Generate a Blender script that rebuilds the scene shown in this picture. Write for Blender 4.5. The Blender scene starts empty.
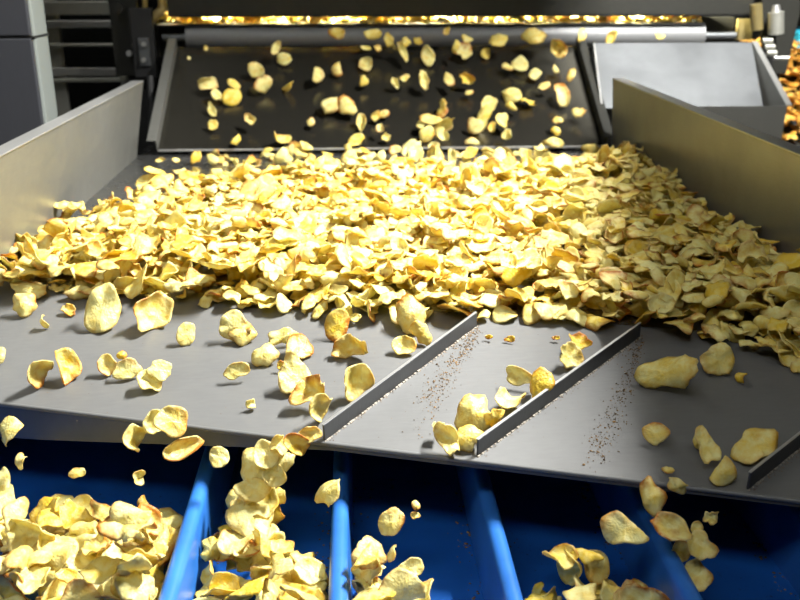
import bpy, math, random
import numpy as np
from mathutils import Vector

C = bpy.context.scene.collection
SC = bpy.context.scene
RNG = np.random.default_rng(20)
PI = math.pi

# ------------------------------------------------------------------ camera model
F = 900.0
BED = 0.80
CAM = np.array([0.0, 0.0, BED + 0.55])
PIT = math.atan(328 / 900.0)
YAW = math.atan(48 / 900.0 * math.cos(PIT))
Fw = np.array([math.sin(YAW) * math.cos(PIT), math.cos(YAW) * math.cos(PIT), -math.sin(PIT)])
Rt = np.array([math.cos(YAW), -math.sin(YAW), 0.0])
Up = np.cross(Rt, Fw)

def ray(px, py):
    return Fw * F + Rt * (px - 400.0) + Up * (300.0 - py)

def onz(px, py, z):
    d = ray(px, py)
    return CAM + d * ((z - CAM[2]) / d[2])

def ony(px, py, y):
    d = ray(px, py)
    return CAM + d * ((y - CAM[1]) / d[1])

def onplane(px, py, p0, n):
    d = ray(px, py)
    return CAM + d * (np.dot(p0 - CAM, n) / np.dot(d, n))

def proj(P):
    q = np.asarray(P) - CAM
    z = q @ Fw
    return 400 + F * (q @ Rt) / z, 300 - F * (q @ Up) / z, z

# ------------------------------------------------------------------ materials
def new_mat(name):
    m = bpy.data.materials.new(name)
    m.use_nodes = True
    nt = m.node_tree
    return m, nt, nt.nodes['Principled BSDF']

def N(nt, kind, **kw):
    n = nt.nodes.new(kind)
    for k, v in kw.items():
        if k in n.inputs:
            n.inputs[k].default_value = v
        else:
            setattr(n, k, v)
    return n

def mixcol(nt, fac, a, b):
    n = nt.nodes.new('ShaderNodeMix')
    n.data_type = 'RGBA'
    for idx, v in ((0, fac), (6, a), (7, b)):
        if hasattr(v, 'is_linked') or hasattr(v, 'links'):
            nt.links.new(v, n.inputs[idx])
        else:
            n.inputs[idx].default_value = v
    return n.outputs[2]

def ramp(nt, src, lo, hi, a=0.0, b=1.0):
    n = N(nt, 'ShaderNodeMapRange')
    n.inputs[1].default_value = lo; n.inputs[2].default_value = hi
    n.inputs[3].default_value = a; n.inputs[4].default_value = b
    nt.links.new(src, n.inputs[0])
    return n.outputs[0]

def steel(name, col, metal=0.85, rough=0.4, rvar=0.12, stain=0.25, scale=(6, 60, 6), bump=0.02, staincol=None):
    m, nt, p = new_mat(name)
    tc = N(nt, 'ShaderNodeTexCoord')
    mp = N(nt, 'ShaderNodeMapping'); mp.inputs['Scale'].default_value = scale
    nt.links.new(tc.outputs['Object'], mp.inputs[0])
    n1 = N(nt, 'ShaderNodeTexNoise', Scale=9.0, Detail=6.0); nt.links.new(mp.outputs[0], n1.inputs[0])
    n2 = N(nt, 'ShaderNodeTexNoise', Scale=5.0, Detail=7.0, Roughness=0.65); nt.links.new(tc.outputs['Object'], n2.inputs[0])
    dark = staincol or tuple(c * 0.55 for c in col)
    f = ramp(nt, n2.outputs[0], 0.45, 0.75, 0, stain)
    c1 = mixcol(nt, f, (*col, 1), (*dark, 1))
    f2 = ramp(nt, n1.outputs[0], 0.3, 0.7, 0, 0.25)
    c2 = mixcol(nt, f2, c1, tuple(min(1, c * 1.3) for c in col) + (1,))
    nt.links.new(c2, p.inputs['Base Color'])
    p.inputs['Metallic'].default_value = metal
    r = ramp(nt, n2.outputs[0], 0.3, 0.7, rough - rvar, rough + rvar)
    nt.links.new(r, p.inputs['Roughness'])
    b = N(nt, 'ShaderNodeBump', Strength=bump * 5, Distance=0.002)
    nt.links.new(n1.outputs[0], b.inputs['Height']); nt.links.new(b.outputs[0], p.inputs['Normal'])
    return m

M = {}
M['bed'] = steel('bed_steel', (0.128, 0.13, 0.128), 0.25, 0.52, 0.08, 0.4, (4, 18, 4))
M['floorsteel'] = steel('tray_steel', (0.17, 0.172, 0.168), 0.85, 0.27, 0.06, 0.4, (4, 18, 4))
M['wall'] = steel('side_steel', (0.22, 0.22, 0.20), 0.6, 0.40, 0.08, 0.25, (2, 4, 60))
M['rim'] = steel('rim_steel', (0.52, 0.52, 0.50), 0.8, 0.38, 0.08, 0.3)
M['bar'] = steel('bar_steel', (0.065, 0.067, 0.07), 0.5, 0.45, 0.1, 0.5)
M['weld'] = steel('weld_steel', (0.34, 0.31, 0.26), 0.3, 0.6, 0.1, 0.7, (90, 90, 90), 0.2, (0.18, 0.10, 0.04))
M['plate'] = steel('dark_plate_steel', (0.13, 0.123, 0.10), 0.9, 0.2, 0.05, 0.4)
M['dark'] = steel('dark_machine_steel', (0.032, 0.032, 0.027), 0.5, 0.5, 0.1, 0.5)
M['black'] = steel('black_steel', (0.02, 0.02, 0.02), 0.3, 0.6, 0.1, 0.4)
M['roller'] = steel('roller_rubber', (0.15, 0.153, 0.153), 0.15, 0.5, 0.05, 0.2)
M['bright'] = steel('bright_steel', (0.15, 0.158, 0.164), 0.7, 0.42, 0.1, 0.5, (3, 3, 3))
M['frame'] = steel('frame_steel', (0.50, 0.50, 0.44), 0.75, 0.4, 0.1, 0.3)
M['cab'] = steel('cabinet_grey', (0.055, 0.057, 0.066), 0.3, 0.5, 0.05, 0.3, (60, 60, 2))
M['strip'] = steel('cabinet_side_lit', (0.26, 0.285, 0.265), 0.2, 0.45, 0.05, 0.1)  # paler tone stands in for lamplight on the cabinet's right side
M['conc'] = steel('concrete', (0.16, 0.155, 0.14), 0.0, 0.8, 0.05, 0.5, (5, 5, 5))
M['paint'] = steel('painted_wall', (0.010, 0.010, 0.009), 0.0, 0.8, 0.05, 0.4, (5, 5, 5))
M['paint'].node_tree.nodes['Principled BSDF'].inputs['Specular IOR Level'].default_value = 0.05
M['ceil'] = steel('ceiling_paint', (0.35, 0.35, 0.33), 0.0, 0.8, 0.05, 0.2, (5, 5, 5))
M['yellow_lit'] = steel('yellow_lit_steel', (0.62, 0.50, 0.22), 0.85, 0.35, 0.1, 0.4)  # yellow glow falling on the pipes, put into the steel colour

def blue_mat(name, dirt, top):
    m, nt, p = new_mat(name)
    tc = N(nt, 'ShaderNodeTexCoord')
    n1 = N(nt, 'ShaderNodeTexNoise', Scale=7.0, Detail=6.0); nt.links.new(tc.outputs['Object'], n1.inputs[0])
    n2 = N(nt, 'ShaderNodeTexNoise', Scale=130.0, Detail=3.0); nt.links.new(tc.outputs['Object'], n2.inputs[0])
    c = mixcol(nt, ramp(nt, n1.outputs[0], 0.35, 0.7), (*top, 1), tuple(x * 0.62 for x in top) + (1,))
    mul = N(nt, 'ShaderNodeMath', operation='MULTIPLY')
    nt.links.new(ramp(nt, n2.outputs[0], 0.62, 0.72, 0, dirt), mul.inputs[0])
    nt.links.new(ramp(nt, n1.outputs[0], 0.5, 0.62), mul.inputs[1])
    c = mixcol(nt, mul.outputs[0], c, (0.015, 0.012, 0.01, 1))
    nt.links.new(c, p.inputs['Base Color'])
    p.inputs['Roughness'].default_value = 0.33
    b = N(nt, 'ShaderNodeBump', Strength=0.12, Distance=0.002)
    nt.links.new(n1.outputs[0], b.inputs['Height']); nt.links.new(b.outputs[0], p.inputs['Normal'])
    return m
M['blue'] = blue_mat('blue_paint', 0.2, (0.03, 0.165, 0.56))
M['bluefloor'] = blue_mat('blue_paint_dirty_shaded', 0.9, (0.010, 0.095, 0.40))  # darker base paints in the dimmer light under the tray; specks are dirt
M['blueplastic'] = blue_mat('blue_crate_plastic', 0.0, (0.03, 0.35, 0.6))

def chip_mat(name, pale, gold, brown, trans=0.22):
    m, nt, p = new_mat(name)
    at = N(nt, 'ShaderNodeAttribute', attribute_name='chip')
    sp = N(nt, 'ShaderNodeSeparateColor'); nt.links.new(at.outputs['Color'], sp.inputs[0])
    tc = N(nt, 'ShaderNodeTexCoord')
    n1 = N(nt, 'ShaderNodeTexNoise', Scale=70.0, Detail=4.0, Roughness=0.6); nt.links.new(tc.outputs['Object'], n1.inputs[0])
    n2 = N(nt, 'ShaderNodeTexNoise', Scale=260.0, Detail=3.0); nt.links.new(tc.outputs['Object'], n2.inputs[0])
    ad = N(nt, 'ShaderNodeMath', operation='ADD'); ad.use_clamp = True
    nt.links.new(sp.outputs[0], ad.inputs[0]); nt.links.new(ramp(nt, n1.outputs[0], 0.35, 0.7, -0.35, 0.5), ad.inputs[1])
    c = mixcol(nt, ad.outputs[0], (*pale, 1), (*gold, 1))
    ml = N(nt, 'ShaderNodeMath', operation='MULTIPLY'); ml.use_clamp = True
    nt.links.new(sp.outputs[1], ml.inputs[0]); nt.links.new(ramp(nt, n1.outputs[0], 0.3, 0.65, 0.35, 1.7), ml.inputs[1])
    c = mixcol(nt, ml.outputs[0], c, (*brown, 1))
    n3 = N(nt, 'ShaderNodeTexNoise', Scale=95.0, Detail=5.0, Roughness=0.7); nt.links.new(tc.outputs['Object'], n3.inputs[0])
    c = mixcol(nt, ramp(nt, n3.outputs[0], 0.58, 0.72, 0, 0.28), c, tuple(0.5 * (g_ + b_) for g_, b_ in zip(gold, brown)) + (1,))
    nt.links.new(c, p.inputs['Base Color'])
    p.inputs['Roughness'].default_value = 0.42
    p.inputs['Specular IOR Level'].default_value = 0.45
    b = N(nt, 'ShaderNodeBump', Strength=0.9, Distance=0.0035)
    a2 = N(nt, 'ShaderNodeMath', operation='ADD')
    nt.links.new(n1.outputs[0], a2.inputs[0]); nt.links.new(ramp(nt, n2.outputs[0], 0, 1, 0, 0.35), a2.inputs[1])
    nt.links.new(a2.outputs[0], b.inputs['Height']); nt.links.new(b.outputs[0], p.inputs['Normal'])
    t = N(nt, 'ShaderNodeBsdfTranslucent'); nt.links.new(c, t.inputs[0])
    mx = N(nt, 'ShaderNodeMixShader'); mx.inputs[0].default_value = trans
    out = nt.nodes['Material Output']
    nt.links.new(p.outputs[0], mx.inputs[1]); nt.links.new(t.outputs[0], mx.inputs[2]); nt.links.new(mx.outputs[0], out.inputs[0])
    return m
M['chip'] = chip_mat('fried_potato', (0.885, 0.83, 0.36), (0.83, 0.61, 0.055), (0.50, 0.185, 0.02), 0.30)
M['chip_orange'] = chip_mat('fried_potato_orange', (0.85, 0.58, 0.13), (0.80, 0.40, 0.05), (0.5, 0.16, 0.02))

def crumb_mat():
    m, nt, p = new_mat('burnt_crumb')
    tc = N(nt, 'ShaderNodeTexCoord')
    n = N(nt, 'ShaderNodeTexNoise', Scale=120.0); nt.links.new(tc.outputs['Object'], n.inputs[0])
    c = mixcol(nt, ramp(nt, n.outputs[0], 0.42, 0.62), (0.06, 0.035, 0.012, 1), (0.22, 0.12, 0.035, 1))
    nt.links.new(c, p.inputs['Base Color']); p.inputs['Roughness'].default_value = 0.7
    return m
M['crumb'] = crumb_mat()

# ------------------------------------------------------------------ object helpers
def mesh_obj(name, V, Fs, mat, parent=None, smooth=False, bevel=0.0):
    me = bpy.data.meshes.new(name)
    me.from_pydata([tuple(map(float, v)) for v in V], [], [tuple(map(int, f)) for f in Fs])
    import bmesh
    bm = bmesh.new(); bm.from_mesh(me)
    bmesh.ops.recalc_face_normals(bm, faces=bm.faces)
    bm.to_mesh(me); bm.free()
    me.materials.append(mat)
    o = bpy.data.objects.new(name, me)
    C.objects.link(o)
    if parent is not None:
        o.parent = parent
        o.matrix_parent_inverse = Matrix_T(parent)
    if smooth:
        me.polygons.foreach_set('use_smooth', [True] * len(me.polygons))
    if bevel:
        b = o.modifiers.new('bevel', 'BEVEL'); b.width = bevel; b.segments = 2; b.limit_method = 'ANGLE'
    return o

def Matrix_T(parent):
    from mathutils import Matrix
    return Matrix.Translation(-Vector(parent.location))

def tag(o, label=None, cat=None, group=None, kind=None):
    if label: o['label'] = label
    if cat: o['category'] = cat
    if group: o['group'] = group
    if kind: o['kind'] = kind
    return o

def thing(name, label, cat, loc, group=None):
    o = bpy.data.objects.new(name, None); C.objects.link(o)
    o.location = [float(x) for x in loc]; o.empty_display_size = 0.1
    return tag(o, label, cat, group)

class MB:
    def __init__(s): s.V = []; s.F = []
    def slab(s, pts, off):
        """polygon extruded by the vector off"""
        n = len(pts); b = len(s.V); off = np.asarray(off, float)
        s.V += [np.asarray(p, float) for p in pts] + [np.asarray(p, float) + off for p in pts]
        s.F.append(list(range(b, b + n))); s.F.append(list(range(b + 2 * n - 1, b + n - 1, -1)))
        for i in range(n):
            j = (i + 1) % n
            s.F.append([b + i, b + j, b + n + j, b + n + i])
        return s
    def box(s, lo, hi):
        (x0, y0, z0), (x1, y1, z1) = lo, hi
        return s.slab([(x0, y0, z0), (x1, y0, z0), (x1, y1, z0), (x0, y1, z0)], (0, 0, z1 - z0))
    def tube(s, p0, p1, r, seg=16, r1=None):
        p0 = np.asarray(p0, float); p1 = np.asarray(p1, float); r1 = r if r1 is None else r1
        d = (p1 - p0) / np.linalg.norm(p1 - p0)
        a = np.cross(d, (0, 0, 1.0) if abs(d[2]) < 0.9 else (1.0, 0, 0)); a /= np.linalg.norm(a); c = np.cross(d, a)
        b = len(s.V)
        for p, q in ((p0, r), (p1, r1)):
            for k in range(seg):
                t = 2 * PI * k / seg
                s.V.append(p + (a * math.cos(t) + c * math.sin(t)) * q)
        for k in range(seg):
            j = (k + 1) % seg
            s.F.append([b + k, b + j, b + seg + j, b + seg + k])
        s.F.append(list(range(b, b + seg))[::-1]); s.F.append(list(range(b + seg, b + 2 * seg)))
        return s
    def build(s, name, mat, parent=None, bevel=0.0, smooth=False):
        o = mesh_obj(name, s.V, s.F, mat, parent, smooth, bevel)
        if smooth:
            e = o.modifiers.new('edges', 'EDGE_SPLIT'); e.split_angle = math.radians(40)
        return o

A = np.array
Z = lambda z: np.array([0, 0, z], float)

# ------------------------------------------------------------------ key geometry measured through the camera
cornL = onz(139, 154, BED); cornR = onz(617, 156, BED)
YB = (cornL[1] + cornR[1]) / 2
XL, XR = cornL[0], cornR[0]
topL = ony(143, 82, YB); topR = ony(613, 79, YB)
HW = (topL[2] + topR[2]) / 2 - BED
br0 = onz(0, 279, BED); br1 = onz(800, 338, BED)
bdir = (br1 - br0) / np.linalg.norm(br1 - br0)
bperp = np.array([bdir[1], -bdir[0], 0.0]);
if bperp[1] > 0: bperp = -bperp
SL = math.radians(8)
down = bperp * math.cos(SL) + Z(-math.sin(SL))
CN = np.cross(bdir, -down); CN /= np.linalg.norm(CN)
if CN[2] < 0: CN = -CN
def onchute(px, py, lift=0.0):
    return onplane(px, py, br0 + CN * lift, CN)
def at_x(p, q, x):
    t = (x - p[0]) / (q[0] - p[0]); return p + (q - p) * t
e0 = onchute(0, 402); e1 = onchute(800, 499)
BL = at_x(br0, br1, XL); BR = at_x(br0, br1, XR)
EL = at_x(e0, e1, XL); ER = at_x(e0, e1, XR)
def floor_z(x, y):
    """height of tray floor (bed or chute), array friendly"""
    s = (x - br0[0]) * bperp[0] + (y - br0[1]) * bperp[1]
    return BED - np.maximum(0, s) * math.tan(SL)

# ------------------------------------------------------------------ the steel tray
tray = thing('conveyor_tray', 'wide stainless steel conveyor tray with side panels and slanted guide bars, carrying the heap', 'conveyor tray', (0, (YB + 1) / 2, 0))
TH = 0.004
bed_back = YB + 0.20
MB().slab([BL, BR, (XR, bed_back, BED), (XL, bed_back, BED)], Z(-TH)).build('tray_floor', M['floorsteel'], tray)
MB().slab([EL, ER, BR, BL], -CN * TH).build('chute_plate', M['bed'], tray)
# the folded down edge: deep at the left end, shallow from the first bar on
drop_px = lambda px: 38 + (8 - 38) * min(1, max(0, px / 330.0))
lipV, lipn = [], 14
edge_top, edge_bot = [], []
for k in range(lipn + 1):
    t = k / lipn
    p = EL + (ER - EL) * t
    px, py, zc = proj(p)
    h = (drop_px(px) / (F / zc)) / math.cos(PIT)
    edge_top.append(p - CN * 0.001); edge_bot.append(p + Z(-h) + bperp * 0.002)
mb = MB(); mb.slab(edge_top + edge_bot[::-1], -bperp * 0.004); mb.build('front_lip', M['bar'], tray)
mb = MB(); mb.tube(EL - CN * 0.003 + bperp * 0.001, ER - CN * 0.003 + bperp * 0.001, 0.0035, 10); mb.build('rolled_edge', M['bed'], tray, smooth=True)
yn = min(EL[1], ER[1])
for side, xb, xt, s in (('l', XL, topL[0], -1), ('r', XR, topR[0], 1)):
    yf = EL[1] if side == 'l' else ER[1]
    zl = floor_z(xb, yf)
    rp = MB(); rp.slab([(xb, yf, zl - 0.03), (xb, YB, BED - 0.03), (xt, YB, BED + HW), (xt, yf, BED + HW)], (s * 0.004, 0, 0))
    sp = rp.build('side_panel', M['wall'], tray)
    lp = MB(); lp.slab([(xt - s * 0.003, yf, BED + HW), (xt - s * 0.003, YB, BED + HW), (xt + s * 0.034, YB, BED + HW), (xt + s * 0.034, yf, BED + HW)], Z(0.004))
    lp.slab([(xt + s * 0.031, yf, BED + HW), (xt + s * 0.031, YB, BED + HW), (xt + s * 0.031, YB, BED + HW - 0.03), (xt + s * 0.031, yf, BED + HW - 0.03)], (s * 0.003, 0, 0))
    lo = lp.build('rim_flange', M['rim'], sp, bevel=0.0015)
    ep = MB(); ep.slab([(xb, YB, BED - 0.02), (xb + s * 0.025, YB, BED - 0.02), (xt + s * 0.034, YB, BED + HW), (xt, YB, BED + HW)], (0, 0.004, 0))
    ep.build('end_flange', M['wall'], sp, bevel=0.001)
for x, y in ((XL + 0.1, YB + 0.1), (XR - 0.1, YB + 0.1), (XL + 0.03, 1.95), (XR - 0.03, 1.95)):
    MB().box((x - 0.03, y - 0.03, 0), (x + 0.03, y + 0.03, BED - TH)).build('leg', M['dark'], tray)
bars = [((478, 456), (640, 337), 'second'), ((325, 441), (477, 326), 'first'), ((748, 490), (835, 420), 'third')]
BARS = []
for (a, b, _) in bars:
    p, q = onchute(*a), onchute(*b)
    d = (q - p) / np.linalg.norm(q - p); side = np.cross(d, CN)
    BARS.append((p, q, side))
    hgt = 0.026
    g = MB().slab([p, q, q + CN * hgt, p + CN * hgt], -side * 0.003 if side[0] > 0 else side * 0.003).build('guide_bar', M['bar'], tray, bevel=0.0008)
    # top folded edge and crumb-clogged weld along the foot
    sg = side if side[0] > 0 else -side
    MB().slab([p + CN * hgt - sg * 0.0005, q + CN * hgt - sg * 0.0005, q + CN * hgt - sg * 0.004, p + CN * hgt - sg * 0.004], CN * 0.0008).build('top_edge', M['rim'], g)
    w = MB(); L = np.linalg.norm(q - p); k = 0.0
    rr = random.Random(5 + len(BARS))
    while k < L:
        c = p + d * k + sg * 0.0012
        r = rr.uniform(0.0010, 0.0024)
        w.tube(c - d * r, c + d * (r * 1.5), r, 7, r * 0.7); k += rr.uniform(0.003, 0.009)
    w.build('weld_bead', M['weld'], g)

# ------------------------------------------------------------------ blue sorting trough
ZD = BED - 0.125         # divider tops
ZF = BED - 0.225         # floors
y_back, y_front = 1.52, 0.42
trough = thing('sorting_trough', 'blue painted metal trough split into channels by round topped dividers below the tray edge', 'trough', (0.0, 0.8, 0))
def xd(px, y=590): return onz(px, y, ZD)[0]
dx = [xd(168), xd(338), xd(513), xd(692), xd(872)]
x_leftwall = dx[0] - 2 * (dx[1] - dx[0]) - 0.06
MB().box((x_leftwall, y_front, ZF - 0.006), (dx[4] + 0.3, y_back, ZF)).build('floor_pan', M['bluefloor'], trough)
MB().box((x_leftwall, y_back, ZF - 0.006), (dx[4] + 0.3, y_back + 0.006, ZD + 0.02)).build('back_wall', M['bluefloor'], trough)
def divider(x, name='channel_divider', w=0.0115):
    mb = MB(); prof = []
    n = 10
    for k in range(n + 1):
        t = PI * k / n
        prof.append((x + w * math.cos(t), ZD - w + w * math.sin(t)))
    prof = [(x + w * 1.35, ZF)] + prof + [(x - w * 1.35, ZF)]
    pts = [(a, y_front, z) for a, z in prof]
    mb.slab(pts, (0, y_back - y_front, 0))
    return mb.build(name, M['blue'], trough, smooth=True)
for i, x in enumerate(dx): divider(x)
divider(x_leftwall, 'side_wall')
for x in (x_leftwall + 0.05, dx[4] + 0.2):
    for y in (y_front + 0.05, y_back - 0.05):
        MB().box((x - 0.025, y - 0.025, 0), (x + 0.025, y + 0.025, ZF - 0.006)).build('leg', M['dark'], trough)

# ------------------------------------------------------------------ chips: shape generator
_topo = {}
def topo(nr, ns):
    if (nr, ns) in _topo: return _topo[nr, ns]
    n1 = 1 + nr * ns
    Fs = []
    for side in (0, 1):
        o = side * n1
        for k in range(ns):
            j = (k + 1) % ns
            tri = (o, o + 1 + k, o + 1 + j)
            Fs.append((tri if side == 0 else tri[::-1]) + (-1, 0))
            for r in range(nr - 1):
                a = o + 1 + r * ns
                q = (a + k, a + ns + k, a + ns + j, a + j)
                Fs.append((q if side == 0 else q[::-1]) + (0,))
    a = 1 + (nr - 1) * ns
    for k in range(ns):
        j = (k + 1) % ns
        Fs.append((a + k, n1 + a + k, n1 + a + j, a + j, 1))
    Fs = np.array(Fs, int)
    _topo[nr, ns] = Fs
    return Fs

def chip_geo(rng, rx, ry, shape='any', nr=5, ns=22, tone=None, brown=None):
    """closed thin curved crisp: (verts, faces with -1 for tris, attribute rgb)"""
    th = np.arange(ns) * 2 * PI / ns
    t = (np.arange(1, nr + 1) / nr) ** 0.85
    out = 1 + sum(rng.normal(0, a) * np.cos(k * th + rng.uniform(0, 6.3)) for k, a in ((2, 0.08), (3, 0.07), (4, 0.05), (5, 0.04), (7, 0.025), (9, 0.015)))
    if shape == 'tri': out = out + 0.18 * np.cos(3 * th + rng.uniform(0, 6))
    if shape == 'kidney': out = out - 0.30 * np.exp(-((th - PI * 1.5) / 0.5) ** 2)
    T, TH_ = np.meshgrid(t, th, indexing='ij')
    R = T * out[None, :]
    x = np.concatenate([[0], (rx * R * np.cos(TH_)).ravel()])
    y = np.concatenate([[0], (ry * R * np.sin(TH_)).ravel()])
    tt = np.concatenate([[0], T.ravel()]); aa = np.concatenate([[0], TH_.ravel()])
    rm = max(rx, ry); rs = min(rx, ry)
    z = np.zeros_like(x)
    bend = rng.uniform(0.25, 1.0); ba = rng.uniform(0, PI); cup = rng.uniform(-0.1, 0.25); sad = rng.normal(0, 0.08); wav = rng.uniform(0.03, 0.11)
    if shape == 'flat': bend *= 0.3; cup *= 0.3; sad *= 0.8
    elif shape == 'curl': bend = rng.uniform(1.1, 1.55); ba = PI / 2 + rng.normal(0, 0.15); cup *= 0.3
    elif shape in ('kidney', 'tri'): bend *= 0.6; cup *= 0.5
    elif shape == 'cup': bend = rng.uniform(0.3, 0.7); cup = rng.uniform(0.25, 0.4)
    elif shape == 'fold': bend = rng.uniform(0.3, 0.6)
    if shape == 'any' and rng.random() < 0.22: bend = rng.uniform(1.1, 1.6)
    z += rm * (cup * tt ** 2 + sad * np.cos(2 * aa) * tt ** 2)
    for k in (2, 3, 4, 5, 7):
        z += rm * wav * rng.normal(0, 0.7) * np.cos(k * aa + rng.uniform(0, 6.3)) * tt ** 2.5
    z += rm * 0.035 * np.sin(x / rm * 5 + rng.uniform(0, 6)) * np.sin(y / rm * 5 + rng.uniform(0, 6)) + rm * 0.018 * np.sin(x / rm * 10 + y / rm * 6 + rng.uniform(0, 6))
    if shape == 'fold' or (shape == 'any' and rng.random() < 0.2):
        fa = rng.uniform(0, PI); u = x * math.cos(fa) + y * math.sin(fa) - 0.1 * rm; s = np.maximum(u, 0)
        ang = np.minimum(s / (0.4 * rm), 1) * rng.uniform(0.7, 1.3)
        z += s * np.sin(ang) ; dxu = s * (np.cos(ang) - 1)
        x = x + dxu * math.cos(fa); y = y + dxu * math.sin(fa)
    # bend about an axis in the plane
    ca, sa = math.cos(ba), math.sin(ba)
    u = x * ca + y * sa; w = -x * sa + y * ca
    Rb = rm / bend
    ang = u / Rb
    u2 = (Rb - z) * np.sin(ang); z2 = Rb - (Rb - z) * np.cos(ang)
    x, y, z = u2 * ca - w * sa, u2 * sa + w * ca, z2
    P = np.stack([x, y, z], 1)
    P[:, 2] -= P[:, 2].mean()
    # thickness along normals (grid differences)
    G = P[1:].reshape(nr, ns, 3)
    du = np.gradient(np.concatenate([np.broadcast_to(P[0], (1, ns, 3)), G]), axis=0)[1:]
    dv = (np.roll(G, -1, 1) - np.roll(G, 1, 1))
    nn = np.cross(du, dv).reshape(-1, 3); nn /= np.linalg.norm(nn, axis=1)[:, None] + 1e-12
    nn = np.concatenate([[nn[:ns].mean(0)], nn])
    th2 = 0.0006
    V = np.concatenate([P + nn * th2, P - nn * th2])
    tone = float(np.clip(rng.beta(1.3, 2.2), 0, 1)) if tone is None else tone
    brown = (rng.random() ** 2.2) * 1.1 if brown is None else brown
    ph = rng.uniform(0, 6.3)
    b = brown * np.clip((tt - 0.5) / 0.45, 0, 1) ** 1.2 * (0.55 + 0.45 * np.cos(aa - ph)) + brown * 0.5 * np.exp(-(((x - rng.normal(0, rm * .4)) ** 2 + (y - rng.normal(0, rm * .4)) ** 2) / (0.25 * rm) ** 2))
    b = b + 0.14 * np.clip((tt - 0.8) / 0.2, 0, 1)
    at = np.stack([np.full_like(tt, tone), np.clip(b, 0, 1), np.full_like(tt, rng.random()), np.ones_like(tt)], 1)
    at = np.concatenate([at, at])
    return V, topo(nr, ns), at

def rotm(rng, tilt):
    """random yaw, tilted from the horizontal by tilt radians in a random direction"""
    def rz(a): return A([[math.cos(a), -math.sin(a), 0], [math.sin(a), math.cos(a), 0], [0, 0, 1]])
    def rx(a): return A([[1, 0, 0], [0, math.cos(a), -math.sin(a)], [0, math.sin(a), math.cos(a)]])
    m = rz(rng.uniform(0, 2 * PI)) @ rx(tilt) @ rz(rng.uniform(0, 2 * PI))
    if rng.random() < 0.5: m = m @ rx(PI)
    return m

class Chip:
    __slots__ = ('V', 'F', 'at', 'zone', 'label', 'vis', 'tone', 'kind')
    def __init__(s, V, F_, at, zone, label=None):
        s.V, s.F, s.at, s.zone, s.label, s.vis = V, F_, at, zone, label, 0
CH = []

# ------------------------------------------------------------------ heap: each chip comes to rest on those below it
def in_poly(x, y, poly):
    c = False; n = len(poly)
    for i in range(n):
        x0, y0 = poly[i]; x1, y1 = poly[(i + 1) % n]
        if (y0 > y) != (y1 > y) and x < (x1 - x0) * (y - y0) / (y1 - y0) + x0: c = not c
    return c
def edge_dist(x, y, poly):
    P = np.array(poly); Q = np.roll(P, -1, 0); d = Q - P
    t = np.clip(((x - P[:, 0]) * d[:, 0] + (y - P[:, 1]) * d[:, 1]) / (d ** 2).sum(1), 0, 1)
    return np.sqrt(((P[:, 0] + t * d[:, 0] - x) ** 2 + (P[:, 1] + t * d[:, 1] - y) ** 2)).min()

def heap(rng, poly, floor, target, tries, rad, tilt, zone, bounds, pct=88, cell=0.006, lod=None):
    P = np.array(poly); x0, y0 = P.min(0) - 0.1; x1, y1 = P.max(0) + 0.1
    nx, ny = int((x1 - x0) / cell) + 1, int((y1 - y0) / cell) + 1
    X, Y = np.meshgrid(x0 + (np.arange(nx) + .5) * cell, y0 + (np.arange(ny) + .5) * cell, indexing='ij')
    H = floor(X, Y) + 0.0005
    H0 = H.copy()
    n = 0
    for _ in range(tries):
        x = rng.uniform(P[:, 0].min(), P[:, 0].max()); y = rng.uniform(P[:, 1].min(), P[:, 1].max())
        if not in_poly(x, y, poly): continue
        i, j = int((x - x0) / cell), int((y - y0) / cell)
        if H[i, j] - H0[i, j] > target(x, y): continue
        r = rad(rng)
        nr, ns = lod(x, y) if lod else (5, 20)
        V, Fs, at = chip_geo(rng, r, r * rng.uniform(0.72, 1.0), 'any', nr, ns)
        tl = abs(rng.normal(0, tilt))
        V = V @ rotm(rng, min(tl, 1.35)).T
        V[:, 0] += x; V[:, 1] += y
        # stay inside the side walls
        bx0, bx1 = bounds
        if V[:, 0].min() < bx0: V[:, 0] += bx0 - V[:, 0].min()
        if V[:, 0].max() > bx1: V[:, 0] -= V[:, 0].max() - bx1
        ix = np.clip(((V[:, 0] - x0) / cell).astype(int), 0, nx - 1); iy = np.clip(((V[:, 1] - y0) / cell).astype(int), 0, ny - 1)
        need = H[ix, iy] - V[:, 2]
        dz = np.percentile(need, pct)
        dz = max(dz, (H0[ix, iy] - V[:, 2]).max())
        V[:, 2] += dz
        np.maximum.at(H, (ix, iy), V[:, 2])
        CH.append(Chip(V, Fs, at, zone)); n += 1
    return n, H, H0

def bedpt(px, py): return tuple(onz(px, py, BED)[:2])
heap_poly = [(XL + 0.015, onz(0, 293, BED)[1] - 0.0), bedpt(-40, 290), bedpt(0, 292)] + [tuple(onchute(*p)[:2]) for p in ((90, 303), (215, 309), (300, 315), (400, 325), (480, 322), (560, 328), (640, 334), (735, 350), (800, 372), (900, 392))]
heap_poly += [(XR - 0.02, onchute(960, 400)[1]), (XR - 0.015, onz(617, 166, BED)[1])] + [bedpt(*p) for p in ((570, 178), (480, 181), (400, 181), (300, 184), (200, 195), (150, 205), (108, 219))] + [(XL + 0.015, onz(52, 227, BED)[1])]
def heap_target(x, y):
    d = edge_dist(x, y, heap_poly)
    base = 0.034 + 0.012 * math.sin(x * 5 + 1) * math.sin(y * 4)
    if x > XR - 0.35: base += 0.012
    return base * min(1, 0.12 + d / 0.11) if x < XR - 0.12 else base * min(1, 0.5 + d / 0.2)
def chip_r(rng): return float(np.clip(rng.normal(0.0225, 0.0048), 0.012, 0.034))
def lod(x, y): return (5, 22) if y < 1.75 else ((4, 16) if y < 2.2 else (3, 12))
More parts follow.
